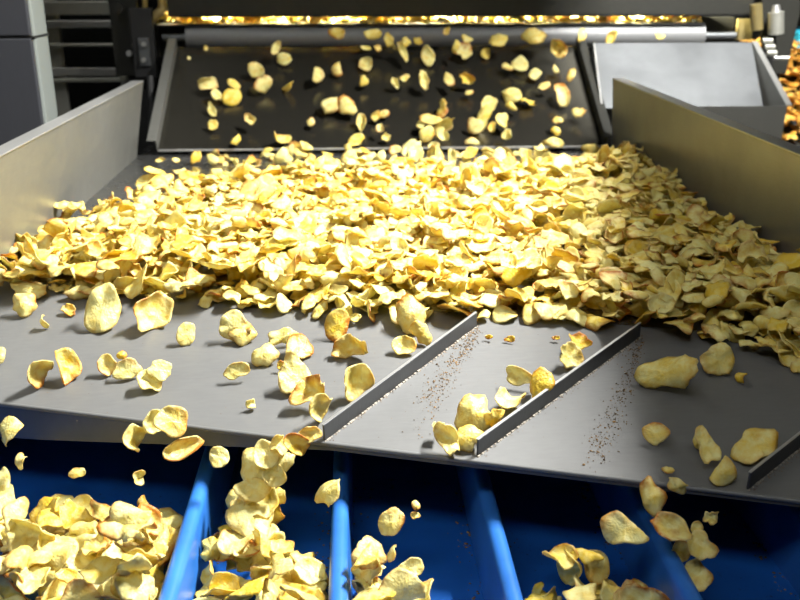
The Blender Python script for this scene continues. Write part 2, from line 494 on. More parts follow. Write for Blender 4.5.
n_heap, HH, HH0 = heap(np.random.default_rng(3), heap_poly, floor_z, heap_target, 42000, chip_r, 0.55, 'heap', (XL + 0.006, XR - 0.008), lod=lod)
# strays behind the heap, thinning out towards the back of the bed
rng = np.random.default_rng(8)
stray = [bedpt(150, 176), bedpt(620, 172), bedpt(615, 157), bedpt(200, 157)]
heap(rng, stray, floor_z, lambda x, y: 0.012, 75, chip_r, 0.8, 'heap', (XL + 0.006, XR - 0.008), lod=lambda x, y: (3, 12))
print('heap chips', n_heap)

# channels
def chan_poly(pix, zf=ZF + 0.02): return [tuple(onz(a, b, zf)[:2]) for a, b in pix]
def chan(seed, pix, bounds, hgt, tries, zone, tilt=0.75):
    poly = chan_poly(pix)
    def tgt(x, y):
        return hgt * min(1, 0.25 + edge_dist(x, y, poly) / 0.10)
    return heap(np.random.default_rng(seed), poly, lambda X, Y: np.full(np.shape(X), ZF), tgt, tries,
                lambda r: float(np.clip(r.normal(0.0245, 0.0045), 0.015, 0.035)), tilt, zone, bounds, lod=lambda x, y: (6, 26))[0]
gap = 0.015
n1 = chan(11, [(-70, 520), (0, 517), (60, 522), (120, 527), (185, 520), (175, 660), (-90, 660)], (x_leftwall + gap, dx[0] - gap), 0.055, 1500, 'channel1')
n2 = chan(12, [(215, 565), (250, 545), (300, 568), (330, 575), (335, 660), (195, 660)], (dx[0] + gap, dx[1] - gap), 0.05, 520, 'channel2')
n3 = chan(13, [(348, 585), (395, 584), (420, 606), (430, 660), (345, 660)], (dx[1] + gap, dx[2] - gap), 0.03, 220, 'channel3')
n3b = chan(15, [(460, 602), (505, 598), (510, 650), (455, 650)], (dx[1] + gap, dx[2] - gap), 0.008, 14, 'channel3')
n4 = chan(14, [(530, 588), (580, 592), (640, 604), (660, 660), (540, 660)], (dx[2] + gap, dx[3] - gap), 0.03, 320, 'channel4')
print('channel chips', n1, n2, n3, n3b, n4)

# ------------------------------------------------------------------ loose chips, one by one
def loose(px, py, w, h, rot, tone, brown, shape, zone, label, lift=0.0, seed=0, tilt=0.45, nr=6, ns=26):
    """a chip w x h pixels big as seen, leaning towards the viewer; zone C: on the chute, F: falling past the edge, P: over the dark plate"""
    rng = np.random.default_rng(1000 + int(px * 7 + py * 131) + seed)
    if zone == 'C':
        pos = onchute(px, py, 0.006 + lift)
    elif zone == 'P':
        pos = onplane(px, py, PL0 + PN * (0.02 + lift), PN)
    elif zone == 'B':
        pos = onz(px, py, BED + 0.03 + lift)
    else:                     # falling: in an upright plane just outside the edge
        pos = onplane(px, py, e0 + bperp * (0.035 + lift), bperp)
    _, _, zc = proj(pos)
    s = zc / F
    v = pos - CAM; v /= np.linalg.norm(v)
    nrm = -v + A([rng.normal(0, tilt * .5), rng.normal(0, tilt * .5), rng.uniform(0, tilt)])
    nrm /= np.linalg.norm(nrm)
    ex = np.cross(Up, nrm); ex /= np.linalg.norm(ex); ey = np.cross(nrm, ex)
    c = math.cos(rot); sn = math.sin(rot)
    B = np.stack([ex * c + ey * sn, -ex * sn + ey * c, nrm], 1)
    if shape == 'curl':       # seen from its open side, as a crescent
        if w > h: w, h, rot = h, w, rot + PI / 2; c = math.cos(rot); sn = math.sin(rot)
        B = np.stack([ex * c + ey * sn, -ex * sn + ey * c, nrm], 1)
        ob = rng.uniform(.55, .95) * (1 if rng.random() < .5 else -1)
        B = B @ A([[math.sin(ob), 0, math.cos(ob)], [0, 1, 0], [-math.cos(ob), 0, math.sin(ob)]])
        V, Fs, at = chip_geo(rng, max(w * .8, h * .36) * s, h * s * 0.55, shape, nr, ns, tone, brown)
    else:
        V, Fs, at = chip_geo(rng, w * s * 0.5, h * s * 0.5, shape, nr, ns, tone, brown)
        if rng.random() < 0.5: B = B * A([-1, 1, -1])
    V = V @ B.T
    # match the size seen in the photograph
    gx, gy = (V @ Rt), (V @ Up)
    cr, sr = math.cos(rot), math.sin(rot)
    wx = np.ptp(gx * cr + gy * sr); wy = np.ptp(-gx * sr + gy * cr)
    V = V * math.sqrt((w * s * h * s) / max(wx * wy, 1e-9))
    V = V + pos
    if zone in 'CP':
        p0, n = (br0, CN) if zone == 'C' else (PL0, PN)
        mind = ((V - p0) @ n).min()
        if mind < 0.001:   # slide along the line of sight until it clears the sheet
            dd = (0.001 - mind) / np.dot(-v, n); V = V - v * dd
    ch = Chip(V, Fs, at, zone, label)
    CH.append(ch)
    return ch

# geometry of the dark slide plate (needed by chips on it)
yl = YB + 0.032
pbl = ony(158, 149, yl); pbr = ony(603, 147, yl)
zb = (pbl[2] + pbr[2]) / 2
y_pt = yl + 0.52
ptl = ony(178, 47, y_pt); ptr = ony(575, 46, y_pt)
zt = (ptl[2] + ptr[2]) / 2
PL0 = A([0, yl, zb]); pdir = A([0, y_pt - yl, zt - zb]); pdir /= np.linalg.norm(pdir)
PN = A([0, -pdir[2], pdir[1]])

q = PI / 180
LO = [
 # px, py, w, h, rot, tone, brown, shape, zone, label, lift
 (24, 304, 24, 26, .5, .25, .35, 'fold', 'C', 'folded tan and pale chip just below the heap at far left of the chute', 0.004),
 (43, 322, 8, 16, .5, .1, .1, 'curl', 'C', 'tiny pale sliver of chip under the folded tan one at left end of the chute', 0.006),
 (69, 311, 14, 14, .2, .5, .7, 'cup', 'C', 'small brown curled chip fragment left of the big upright pale oval chip', 0),
 (102, 309, 34, 50, -.15, .12, .05, 'flat', 'C', 'big pale oval chip standing upright against the front of the heap', 0.004),
 (152, 312, 38, 36, 0, .2, .3, 'cup', 'C', 'big round pale yellow cupped chip second from left along the heap front', 0.004),
 (186, 334, 18, 24, -.3, .2, .05, 'flat', 'C', 'small plain oval chip with a stringy brown tail beside it', 0.006),
 (0, 355, 10, 16, 0, .1, .05, 'cup', 'C', 'pale chip cut off by the left picture edge over the chute', 0.01),
 (38, 372, 17, 28, -.5, .15, .45, 'curl', 'C', 'narrow curved chip with orange tip low on the left chute', 0.01),
 (65, 366, 23, 33, .2, .45, .5, 'fold', 'C', 'tan orange folded chip right of the narrow curved one on chute', 0.01),
 (107, 365, 20, 20, .6, .25, .55, 'cup', 'C', 'tan chip at the left of a trio touching one another', 0.010),
 (127, 370, 27, 23, .3, .1, .25, 'kidney', 'C', 'pale bean shaped chip at the right of a trio', 0.010),
 (122, 355, 11, 9, 0, .8, .9, 'cup', 'C', 'small orange brown chip peeking out behind the trio', 0.008),
 (160, 370, 24, 22, 0, .05, .05, 'flat', 'C', 'whitish round chip overlapping a larger one on left chute', 0.02),
 (149, 381, 26, 22, .7, .12, .1, 'any', 'C', 'pale chip lying partly beneath the whitish round chip', 0.008),
 (172, 421, 33, 32, .3, .35, .35, 'flat', 'F', 'tan rounded chip leaping off the chute edge above the blue divider', 0.02),
 (155, 422, 20, 28, 0, .05, 0, 'cup', 'F', 'pale chip half hidden behind the tan one leaping off the edge', 0.005),
 (135, 438, 18, 34, -.3, .15, .15, 'curl', 'F', 'pale crescent chip falling just left of the leaping tan pair', 0.02),
 (182, 449, 38, 21, .3, .25, .55, 'cup', 'F', 'long oval chip with brown blush falling by the top of first divider', 0.02),
 (8, 430, 20, 36, -.4, .12, .05, 'curl', 'F', 'pale twisted chip falling at the far left above the blue trough', 0.02),
 (20, 461, 9, 21, -.4, .15, .2, 'curl', 'F', 'thin curled sliver falling in the left of the wide blue channel', 0.02),
 (77, 473, 18, 10, .15, .3, .3, 'flat', 'F', 'small flat chip bit falling mid way over the wide blue channel', 0.02),
 (139, 478, 8, 24, -.3, .15, .15, 'curl', 'F', 'thin pointed sliver falling above the heap near the first divider', 0.02),
 (3, 485, 14, 34, .1, .1, .05, 'any', 'F', 'upright pale chip cut by the left picture edge above the channel heap', 0.03),
 (235, 327, 35, 31, -.2, .15, .35, 'flat', 'C', 'round chip with toasted rim doubled over another, upper mid chute', 0.012),
 (243, 333, 24, 24, .4, .3, .4, 'cup', 'C', 'chip tucked behind the doubled round chip on the upper mid chute', 0.003),
 (283, 337, 30, 18, .1, .2, .1, 'kidney', 'C', 'oval pale chip at the top of the loose cluster of chips', 0.012),
 (299, 347, 29, 25, .4, .25, .8, 'flat', 'C', 'chip with a dark toasted ring around its rim in loose cluster', 0.010),
 (264, 354, 26, 26, 0, .1, .15, 'cup', 'C', 'round pale chip at the left of the loose cluster', 0.012),
 (281, 365, 9, 9, 0, .7, .8, 'cup', 'C', 'small brown bit in the middle of the loose cluster', 0.006),
 (237, 371, 27, 17, .35, .15, .1, 'kidney', 'C', 'bean shaped chip alone on mid chute below the loose cluster', 0.012),
 (337, 325, 28, 31, .2, .6, .75, 'flat', 'C', 'round orange brown chip just under the heap at mid chute', 0.010),
 (355, 318, 12, 9, .2, .2, 0, 'cup', 'C', 'small pale fragment right of the round orange brown chip', 0.006),
 (353, 346, 38, 25, .3, .25, .3, 'fold', 'C', 'folded yellow chip with a raised end left of the first bar', 0.012),
 (294, 374, 32, 42, .2, .12, .2, 'tri', 'C', 'large pale triangular chip in the middle of the chute', 0.014),
 (311, 390, 42, 27, .4, .35, .6, 'fold', 'C', 'tan rectangular looking chip with brown edge beside the triangular one', 0.022),
 (354, 381, 38, 30, .5, .2, .1, 'fold', 'C', 'yellow folded chip leaning against the first guide bar', 0.010),
 (320, 407, 18, 30, -.5, .2, .1, 'curl', 'C', 'crescent shaped chip touching the lower part of first guide bar', 0.012),
 (251, 404, 7, 14, .25, .1, .05, 'curl', 'C', 'tiny pale splinter alone low on the mid chute', 0.004),
 (404, 346, 22, 22, .4, .3, .2, 'cup', 'C', 'yellow chip resting above the first bar under the heap front', 0.006),
 (412, 314, 38, 34, .3, .25, .45, 'cup', 'C', 'rose like curled chip bulging from the heap beside first bar', 0.016),
 (420, 333, 27, 19, .5, .35, .2, 'curl', 'C', 'golden chip slipping down along the first guide bar', 0.008),
 (489, 337, 9, 5, -.3, .9, .7, 'cup', 'C', 'small golden crumb just right of the top of the first bar', 0.001),
 (510, 339, 11, 7, .2, .7, .9, 'flat', 'C', 'small brown crumb between the first and second bars near the heap', 0.001),
 (519, 376, 27, 17, -.3, .1, .1, 'tri', 'C', 'pale triangular chip sliding toward the second bar', 0.014),
 (538, 384, 27, 23, .4, .8, .3, 'fold', 'C', 'deep golden crumpled chip against the second bar', 0.006),
 (510, 399, 27, 17, -.2, .15, .15, 'curl', 'C', 'cream curved chip between golden chip and the big bunch', 0.014),
 (475, 414, 40, 32, .6, .3, .15, 'cup', 'C', 'biggest golden chip in the bunch at the foot of second bar', 0.014),
 (494, 419, 30, 14, .5, .55, .3, 'curl', 'C', 'long folded golden chip on the bunch by the second bar', 0.022),
 (448, 438, 18, 34, .2, .2, .1, 'fold', 'C', 'pale pointed chip hanging at lower left of the bunch', 0.016),
 (467, 437, 30, 22, .5, .3, .15, 'any', 'C', 'yellow chip at the bottom of the bunch near the edge', 0.008),
 (438, 427, 15, 8, -.1, .15, .1, 'curl', 'C', 'small pale tip sticking out left from the bunch', 0.016),
 (570, 356, 26, 26, .1, .2, .1, 'cup', 'C', 'pale yellow chip propped on the upper part of second bar', 0.012),
 (579, 341, 28, 15, -.1, .7, .6, 'curl', 'C', 'orange arched chip between the heap and the second bar', 0.014),
 (556, 338, 8, 5, 0, .7, .8, 'cup', 'C', 'small brown crumb left of the orange arched chip', 0.001),
 (668, 372, 57, 31, .2, .25, .1, 'kidney', 'C', 'longest chip on chute, kidney shaped, just right of the second bar', 0.014),
 (718, 360, 32, 36, .1, .25, .2, 'flat', 'C', 'oval chip upright below the heap near the right side', 0.012),
 (741, 377, 7, 16, -.3, .6, .2, 'curl', 'C', 'thin golden sliver at right of the upright oval chip', 0.004),
 (656, 433, 25, 22, 0, .25, .35, 'flat', 'C', 'small round chip alone on the lower right chute', 0.012),
 (707, 446, 21, 37, .3, .2, .1, 'tri', 'C', 'upper pointed chip of the stuck pair on the right chute', 0.022),
 (721, 470, 26, 28, .6, .3, .15, 'any', 'C', 'lower chip of the stuck pair sliding off right chute', 0.012),
 (699, 441, 14, 16, 0, .25, .1, 'cup', 'C', 'chip mostly hidden behind the pointed one of stuck pair', 0.006),
 (756, 445, 42, 36, .4, .3, .2, 'flat', 'C', 'large yellow disc chip behind the third guide bar', 0.010),
 (788, 354, 26, 26, .2, .3, .15, 'cup', 'C', 'cupped chip under the heap close to right picture edge', 0.010),
 (798, 366, 14, 14, 0, .3, .15, 'any', 'C', 'chip at the right picture edge beneath the cupped one', 0.006),
 (668, 470, 12, 7, 0, .35, .4, 'flat', 'C', 'small tan bit at the rim of chute left of stuck pair', 0.004),
 (651, 496, 26, 38, -.1, .3, .5, 'fold', 'F', 'tan chip falling upright just under the rim over fourth divider', 0.02),
 (677, 486, 25, 13, -.5, .25, .15, 'curl', 'F', 'small wedge shaped chip falling right of the upright tan one', 0.02),
 (627, 527, 45, 34, .05, .15, .35, 'fold', 'F', 'broad cream chip with squared side falling left of fourth divider', 0.05),
 (671, 528, 35, 28, -.2, .15, .55, 'cup', 'F', 'pear shaped chip with brown rim falling across the fourth divider', 0.06),
 (701, 546, 28, 29, .3, .25, .2, 'tri', 'F', 'jagged yellow chip falling right of the fourth divider', 0.05),
 (711, 518, 11, 22, -.1, .15, .25, 'curl', 'F', 'small narrow chip falling above the jagged yellow one', 0.03),
 (698, 576, 27, 30, .2, .2, .3, 'flat', 'F', 'dull round chip falling lowest at right of the fourth divider', 0.05),
 (681, 551, 18, 22, 0, .25, .4, 'any', 'F', 'chip half hidden between the pear shaped and jagged chips', 0.03),
 (697, 528, 12, 14, .4, .3, .2, 'cup', 'F', 'small chip peeking over the top of the jagged yellow one', 0.03),
 (596, 567, 27, 34, .1, .3, .35, 'flat', 'F', 'dull oval chip dropping in shade left of the fourth divider', 0.03),
 (310, 433, 18, 14, .4, .35, .3, 'fold', 'F', 'tan chip tipping over the edge at the foot of first bar', 0.005),
 (297, 444, 17, 21, -.4, .55, .7, 'curl', 'F', 'orange brown chip at the top of the falling stream', 0.02),
 (279, 445, 12, 20, .2, .2, .1, 'curl', 'F', 'narrow pale chip left of orange one at top of falling stream', 0.02),
 (284, 462, 20, 14, .5, .05, 0, 'cup', 'F', 'whitish chip just below the orange one in the stream', 0.025),
 (256, 466, 31, 30, .3, .15, .05, 'cup', 'F', 'large hazy cream chip highest on the left of the stream', 0.03),
 (275, 476, 20, 17, .3, .12, .05, 'any', 'F', 'pale chip to the right of the large hazy one in stream', 0.04),
 (238, 499, 18, 28, -.3, .2, .05, 'curl', 'F', 'dim chip at the left margin of the falling stream', 0.03),
 (254, 488, 30, 20, .2, .15, .1, 'fold', 'F', 'folded cream chip in the middle of the falling stream', 0.05),
 (279, 496, 9, 18, .1, .3, .3, 'curl', 'F', 'thin tan sliver at the right margin of the stream', 0.03),
 (252, 518, 35, 34, .5, .08, .1, 'tri', 'F', 'bright heart shaped chip low in the falling stream', 0.07),
 (233, 524, 10, 22, 0, .25, .1, 'curl', 'F', 'narrow chip left of the bright heart shaped one', 0.05),
 (274, 517, 14, 24, -.6, .45, .4, 'curl', 'F', 'brownish chip right of the bright heart shaped one', 0.04),
 (266, 455, 20, 24, -.2, .12, .05, 'any', 'F', 'cream chip wedged between the whitish and the large hazy stream chips', 0.03),
 (262, 504, 26, 26, .4, .3, .15, 'cup', 'F', 'golden chip in the stream just above the heart shaped one', 0.045),
 (243, 509, 22, 20, 0, .15, .1, 'any', 'F', 'pale chip filling the stream left of the golden one', 0.045),
 (219, 457, 19, 22, .2, .1, .05, 'flat', 'F', 'lone pale chip falling right of the first divider top', 0.03),
 (328, 491, 21, 34, -.5, .12, .1, 'curl', 'F', 'crescent chip falling alone against the second divider', 0.04),
 (391, 522, 29, 26, .7, .2, .4, 'flat', 'F', 'oval tan chip falling alone in the middle of third channel', 0.05),
 (416, 505, 8, 10, .2, .2, .5, 'cup', 'F', 'upper of two small fragments falling in the third channel', 0.04),
 (415, 515, 11, 8, -.4, .2, .4, 'cup', 'F', 'lower of two small fragments falling in the third channel', 0.045),
 (375, 553, 7, 21, .2, .1, .05, 'curl', 'F', 'left of two slim slivers dropping into the third channel', 0.07),
 (391, 553, 9, 20, .3, .15, .4, 'curl', 'F', 'right of two slim slivers dropping into the third channel', 0.07),
 (411, 568, 26, 19, 0, .08, .1, 'kidney', 'F', 'pale blunt chip landing in the third channel beside its heap', 0.09),
 (367, 545, 8, 6, 0, .2, .3, 'cup', 'F', 'tiny fragment above the slivers in third channel', 0.06),
]
def grow(r):
    k = 1.25 if (225 < r[0] < 315 and r[1] > 428 and r[8] == 'F') else (1.15 if (435 < r[0] < 545 and 370 < r[1] < 445) else 1.0)
    return (r[0], r[1], r[2] * k, r[3] * k) + (r[4], min(1, r[5] * 1.3 + .06), min(1.2, r[6] * 1.5 + .06)) + tuple(r[7:])
LO = [grow(r) for r in LO]
for i, r in enumerate(LO): loose(*r[:10], lift=r[10], seed=i)

PLC = [(256,70,18,16),(263,84,18,18),(284,59,16,14),(276,48,8,16),(208,84,16,16),(216,95,10,16),(232,97,18,20),(234,84,14,9),(212,110,9,16),(213,125,10,12),(250,119,14,12),(288,86,14,10),(317,75,15,14),(337,70,13,14),(366,64,16,16),(364,81,9,12),(330,103,16,24),(348,104,22,20),(311,122,9,9),(362,122,14,16),(376,116,10,12),(384,114,12,8),(380,128,9,9),(386,137,11,9),(356,140,19,12),(281,139,18,12),(236,140,10,10),(296,146,16,9),(306,146,14,9),(348,147,9,9),(395,83,10,10),(402,51,10,18),(428,56,14,22),(418,41,10,8),(464,51,18,20),(486,53,10,14),(508,66,12,10),(520,64,16,16),(534,73,16,12),(556,69,8,8),(571,75,8,14),(544,86,14,8),(562,94,14,26),(579,112,14,12),(557,120,11,9),(556,131,10,10),(553,141,20,14),(423,80,14,16),(405,78,10,10),(449,80,10,16),(467,78,17,12),(469,92,8,8),(512,95,22,16),(528,101,14,9),(511,106,14,8),(489,105,18,18),(483,117,20,20),(502,120,13,16),(492,127,10,9),(508,134,15,8),(475,126,18,16),(472,141,18,8),(441,109,18,14),(447,125,20,16),(430,119,20,14),(427,134,16,18),(444,136,14,9),(412,145,22,12),(434,146,13,9),(421,124,9,9),(189,58,4,4),(205,48,5,5)]
PLF = [(337,33,18,12),(373,34,16,12),(389,40,10,14),(366,48,12,6),(378,48,10,6),(467,39,12,8),(498,40,18,14),(534,36,26,18),(559,47,16,20),(446,31,12,8),(406,42,10,10),(455,46,9,12),(582,35,10,14),(612,38,12,12),(660,36,9,8)]
for (a, b, w, h) in PLC:
    loose(a, b, w, h, RNG.uniform(-.6, .6), None, None, 'any', 'P', None, lift=RNG.uniform(0, .04), tilt=.7, nr=4, ns=14)
for (a, b, w, h) in PLF:
    loose(a, b, w, h, RNG.uniform(-.6, .6), .5, None, 'any', 'P', None, lift=RNG.uniform(.04, .07), tilt=.7, nr=4, ns=14)
for (a, b, w, h) in [(196,157,11,16),(213,159,14,12),(283,157,22,16),(300,152,20,14),(349,157,18,12),(357,152,14,10),(378,158,18,14),(395,150,12,12),(415,153,22,16),(436,154,18,16),(452,158,10,18),(466,158,10,16),(470,153,18,12),(500,154,16,12),(526,155,16,12),(546,162,16,20),(562,172,20,18),(553,160,24,12),(585,158,18,10),(600,160,20,10),(590,170,22,12),(150,182,16,8),(163,181,10,12),(186,176,16,12),(160,160,10,5),(176,160,8,5)]:
    loose(a, b, w, h, RNG.uniform(-.6, .6), None, None, 'any', 'B', None, lift=-.012 + RNG.uniform(0, .03), tilt=.8, nr=4, ns=14)

# ------------------------------------------------------------------ which chips show largest: those become objects of their own
W2, H2 = 400, 300
pix, dep, who = [], [], []
for i, c in enumerate(CH):
    Fc = c.F; m = c.V[Fc[:, :3]].mean(1)
    x, y, z = proj(m)
    for ox, oy in ((0, 0), (.9, 0), (0, .9), (.9, .9)):
        xi = ((x + ox) / 2).astype(int); yi = ((y + oy) / 2).astype(int)
        ok = (xi >= 0) & (xi < W2) & (yi >= 0) & (yi < H2) & (z > .1)
        pix.append(yi[ok] * W2 + xi[ok]); dep.append(z[ok]); who.append(np.full(ok.sum(), i))
pix = np.concatenate(pix); dep = np.concatenate(dep); who = np.concatenate(who)
o = np.lexsort((dep, pix)); pix, who = pix[o], who[o]
first = np.concatenate([[True], pix[1:] != pix[:-1]])
cnt = np.bincount(who[first], minlength=len(CH))
for i, c in enumerate(CH): c.vis = int(cnt[i])
named = [c for c in CH if c.label]
rest = sorted([c for c in CH if not c.label], key=lambda c: -c.vis)
picked = rest[:max(0, 300 - len(named))]
pool = [c for c in rest[len(picked):] if not (c.zone.startswith('channel') and c.vis == 0)]
print('rear', sum(c.zone == 'heap' and proj(c.V.mean(0))[1] < 225 for c in picked), 'named', len(named), 'picked', {z: sum(c.zone == z for c in picked) for z in set(c.zone for c in picked)}, 'pool', len(pool), 'smallest', picked[-1].vis)

def mesh_from(name, V, Fs, at, mat):
    smooth = Fs[:, 4] == 0; Fs = Fs[:, :4]
    me = bpy.data.meshes.new(name)
    tri = Fs[:, 3] < 0
    nl = np.where(tri, 3, 4)
    flat = Fs.ravel(); loops = flat[flat >= 0]
    me.vertices.add(len(V)); me.vertices.foreach_set('co', V.astype(np.float32).ravel())
    me.loops.add(len(loops)); me.loops.foreach_set('vertex_index', loops.astype(np.int32))
    me.polygons.add(len(Fs))
    st = np.concatenate([[0], np.cumsum(nl)[:-1]])
    me.polygons.foreach_set('loop_start', st.astype(np.int32))
    me.polygons.foreach_set('use_smooth', np.ones(len(Fs), bool) if smooth is None else smooth)
    me.update(calc_edges=True); me.validate()
    a = me.attributes.new('chip', 'FLOAT_COLOR', 'POINT')
    a.data.foreach_set('color', at.astype(np.float32).ravel())
    me.materials.append(mat)
    return me

def joined(chips):
    Vs, Fs, As, b = [], [], [], 0
    for c in chips:
        Vs.append(c.V); As.append(c.at)
        f = c.F.copy(); f[:, :4][f[:, :4] >= 0] += b; Fs.append(f); b += len(c.V)
    return np.concatenate(Vs), np.concatenate(Fs), np.concatenate(As)

PLACE = {'channel1': ('in the heap filling the wide blue channel', 'chips heaped in the wide blue channel'),
         'channel2': ('in the heap under the stream, second blue channel', 'chips heaped in the second blue channel'),
         'channel3': ('in the small heap of the third blue channel', 'chips heaped in the third blue channel'),
         'channel4': ('in the small heap of the fourth blue channel', 'chips heaped in the fourth blue channel'),
         'heap': ('in the nearer half of the big heap on the tray', 'chips in the nearer half of the big heap'),
         'far': ('in the farther half of the big heap on the tray', 'chips in the farther half of the big heap'),
         'B': ('scattered at the rear edge of the heap', 'chips scattered at the rear edge of the heap')}
def tone_word(c):
    t, b = c.at[0, 0], c.at[:, 1].max()
    if b > .55: return 'brown edged'
    return 'pale cream' if t < .22 else ('yellow' if t < .45 else 'golden')
def shape_word(c):
    q_ = c.V - c.V.mean(0); s = np.linalg.svd(q_, compute_uv=False)
    return 'flattish' if s[2] / s[0] < .16 else ('curved' if s[2] / s[0] < .3 else 'curled')
for c in named + picked:
    ctr = c.V.mean(0)
    o = bpy.data.objects.new('potato_chip', mesh_from('potato_chip', c.V - ctr, c.F, c.at, M['chip']))
    o.location = ctr; C.objects.link(o)
    if c.label:
        tag(o, c.label, 'potato chip', 'loose chips on the chute' if c.zone == 'C' else 'chips falling into the trough')
    else:
        pl, gr = PLACE.get('far' if c.zone == 'heap' and proj(c.V.mean(0))[1] < 225 else c.zone, ('tumbling down the dark plate', 'chips tumbling down the dark plate'))
        tag(o, f'{tone_word(c)} {shape_word(c)} potato chip {pl}', 'potato chip', gr)
V, Fs, At = joined(pool)
o = bpy.data.objects.new('potato_chips_bulk', mesh_from('potato_chips_bulk', V, Fs, At, M['chip'])); C.objects.link(o)
tag(o, 'deep spread of pale yellow potato chips covering the steel tray and tumbling from the dark plate', 'potato chips', None, 'stuff')

# crumbs on the chute, beside the bars and in the trough
rng = np.random.default_rng(77); mb = MB()
def speck(p, r):
    b = len(mb.V); k = 5
    a0 = rng.uniform(0, 6)
    for j in range(k):
        a = a0 + j * 2 * PI / k; rr = r * rng.uniform(.6, 1.2)
        mb.V.append(p + A([math.cos(a) * rr, math.sin(a) * rr, 0.0002]))
    mb.V.append(p + A([0, 0, r * rng.uniform(.5, .9)]))
    for j in range(k): mb.F.append([b + j, b + (j + 1) % k, b + k])
    mb.F.append(list(range(b, b + k))[::-1])
def trail(p0, p1, n, sp):
    for _ in range(n):
        t = rng.random() ** 1.3
        x = p0[0] + (p1[0] - p0[0]) * t + rng.normal(0, sp * (0.6 + t)); y = p0[1] + (p1[1] - p0[1]) * t + rng.normal(0, sp)
        speck(onchute(x, y, 0.0003), rng.uniform(.0005, .0017) * (1.8 if rng.random() < .08 else 1))
trail((476, 330), (426, 405), 520, 5)
trail((430, 395), (415, 440), 40, 7)
trail((640, 342), (600, 455), 420, 5.5)
trail((603, 440), (588, 460), 40, 6)
for _ in range(120): speck(onchute(rng.uniform(0, 800), rng.uniform(300, 440), 0.0003), rng.uniform(.0003, .0009))
for (p, q_, side) in BARS:
    sg = side if side[0] > 0 else -side
    for _ in range(150): speck(p + (q_ - p) * rng.random() + sg * abs(rng.normal(0.003, .003)) + CN * .0003, rng.uniform(.0004, .0012))
def tspeck(px, py, r): speck(onz(px, py, ZF + 0.0003), r)
for i in range(1, 5):
    for _ in range(90):
        x = dx[i] - 0.015 - abs(rng.normal(0, .014)); y = rng.uniform(.72, 1.25)
        speck(A([x, y, ZF + .0003]), rng.uniform(.0008, .003))
for i in range(0, 4):
    for _ in range(55):
        speck(A([dx[i] + .015 + abs(rng.normal(0, .02)), rng.uniform(.75, 1.25), ZF + .0003]), rng.uniform(.0008, .0026))
o = mb.build('burnt_crumbs', M['crumb'])
tag(o, 'dark burnt crumbs and dust scattered along the guide bars and channel corners', 'crumbs', None, 'stuff')

# ------------------------------------------------------------------ dark slide plate behind the bed
sp = thing('slide_plate', 'dark inclined steel plate behind the tray with chips tumbling down it', 'slide plate', (0, y_pt, 0))
xbl, xbr, xtl, xtr = pbl[0], pbr[0], ptl[0], ptr[0]
MB().slab([(xbl, yl, zb), (xbr, yl, zb), (xtr, y_pt, zt), (xtl, y_pt, zt)], -PN * 0.004).build('plate', M['plate'], sp)
MB().slab([(xbl, yl - .003, zb + .002), (xbr, yl - .003, zb + .002), (xbr, yl - .003, zb - .005), (xbl, yl - .003, zb - .005)], (0, .004, 0)).build('bright_lip', M['rim'], sp, bevel=.001)
for s, xb, xt in ((-1, xbl, xtl), (1, xbr, xtr)):
    g = MB(); b0 = A([xb, yl, zb]); t0 = A([xt, y_pt, zt]); u = A([s * .03, 0, 0])
    g.slab([b0, t0, t0 + PN * .035, b0 + PN * .035], (s * .004, 0, 0))
    g.slab([b0 + PN * .035, t0 + PN * .035, t0 + PN * .035 + u, b0 + PN * .035 + u], PN * .003)
    g.build('side_rail', M['wall'] if s < 0 else M['dark'], sp, bevel=.001)
for x in (xbl + .1, xbr - .1):
    MB().box((x - .025, y_pt - .06, 0), (x + .025, y_pt - .01, zt - .05)).build('leg', M['dark'], sp)

# ------------------------------------------------------------------ upper conveyor with roller, glowing chips, hood
yr = y_pt + 0.09
rc0 = ony(187, 37, yr); rc1 = ony(702, 36, yr)
rz_ = (rc0[2] + rc1[2]) / 2
rr_ = 0.043
cv = thing('upper_conveyor', 'belt conveyor with grey end roller above the dark plate, feeding chips', 'conveyor', (0, yr + .8, 0))
rl = MB().tube((rc0[0], yr, rz_), (rc1[0], yr, rz_), rr_, 40).build('end_roller', M['roller'], cv, smooth=True)
MB().tube((rc0[0] - .09, yr, rz_), (rc0[0], yr, rz_), .014, 14).build('shaft', M['bright'], rl, smooth=True)
MB().tube((rc1[0], yr, rz_), (rc1[0] + .13, yr, rz_), .014, 14).build('shaft', M['bright'], rl, smooth=True)
belt_z = rz_ + rr_ + .004
bx0 = ony(166, 26, yr)[0]; bx1 = ony(694, 26, yr)[0]
MB().box((bx0 - .03, yr - .034, belt_z - .005), (bx1 + .03, yr + 1.6, belt_z)).build('belt', M['black'], cv)
for s, x in ((-1, bx0 - .045), (1, bx1 + .045)):
    MB().box((x - .008, yr + .03, belt_z - .12), (x + .008, yr + 1.6, belt_z + .03)).build('side_frame', M['dark'], cv)
for x in (bx0 - .02, bx1 + .02):
    MB().box((x - .03, yr + 1.2, 0), (x + .03, yr + 1.26, belt_z - .02)).build('leg', M['dark'], cv)
# chips riding the belt
save = CH; CH = []
r2 = np.random.default_rng(31)
poly = [(bx0 - .01, yr - .034), (bx1 + .01, yr - .034), (bx1 + .01, yr + .42), (bx0 - .01, yr + .42)]
heap(r2, poly, lambda X, Y: np.full(np.shape(X), belt_z + .001), lambda x, y: .028, 8500, chip_r, .6, 'belt', (bx0 - .03, bx1 + .03), lod=lambda x, y: (3, 10))
CH = [c for c in CH if c.V[:, 1].min() > yr - .046]
V, Fs, At = joined(CH); CH = save
o = bpy.data.objects.new('belt_chips', mesh_from('belt_chips', V, Fs, At, M['chip'])); C.objects.link(o)
tag(o, 'brightly lit row of yellow chips riding on the upper belt under the hood', 'potato chips', None, 'stuff')
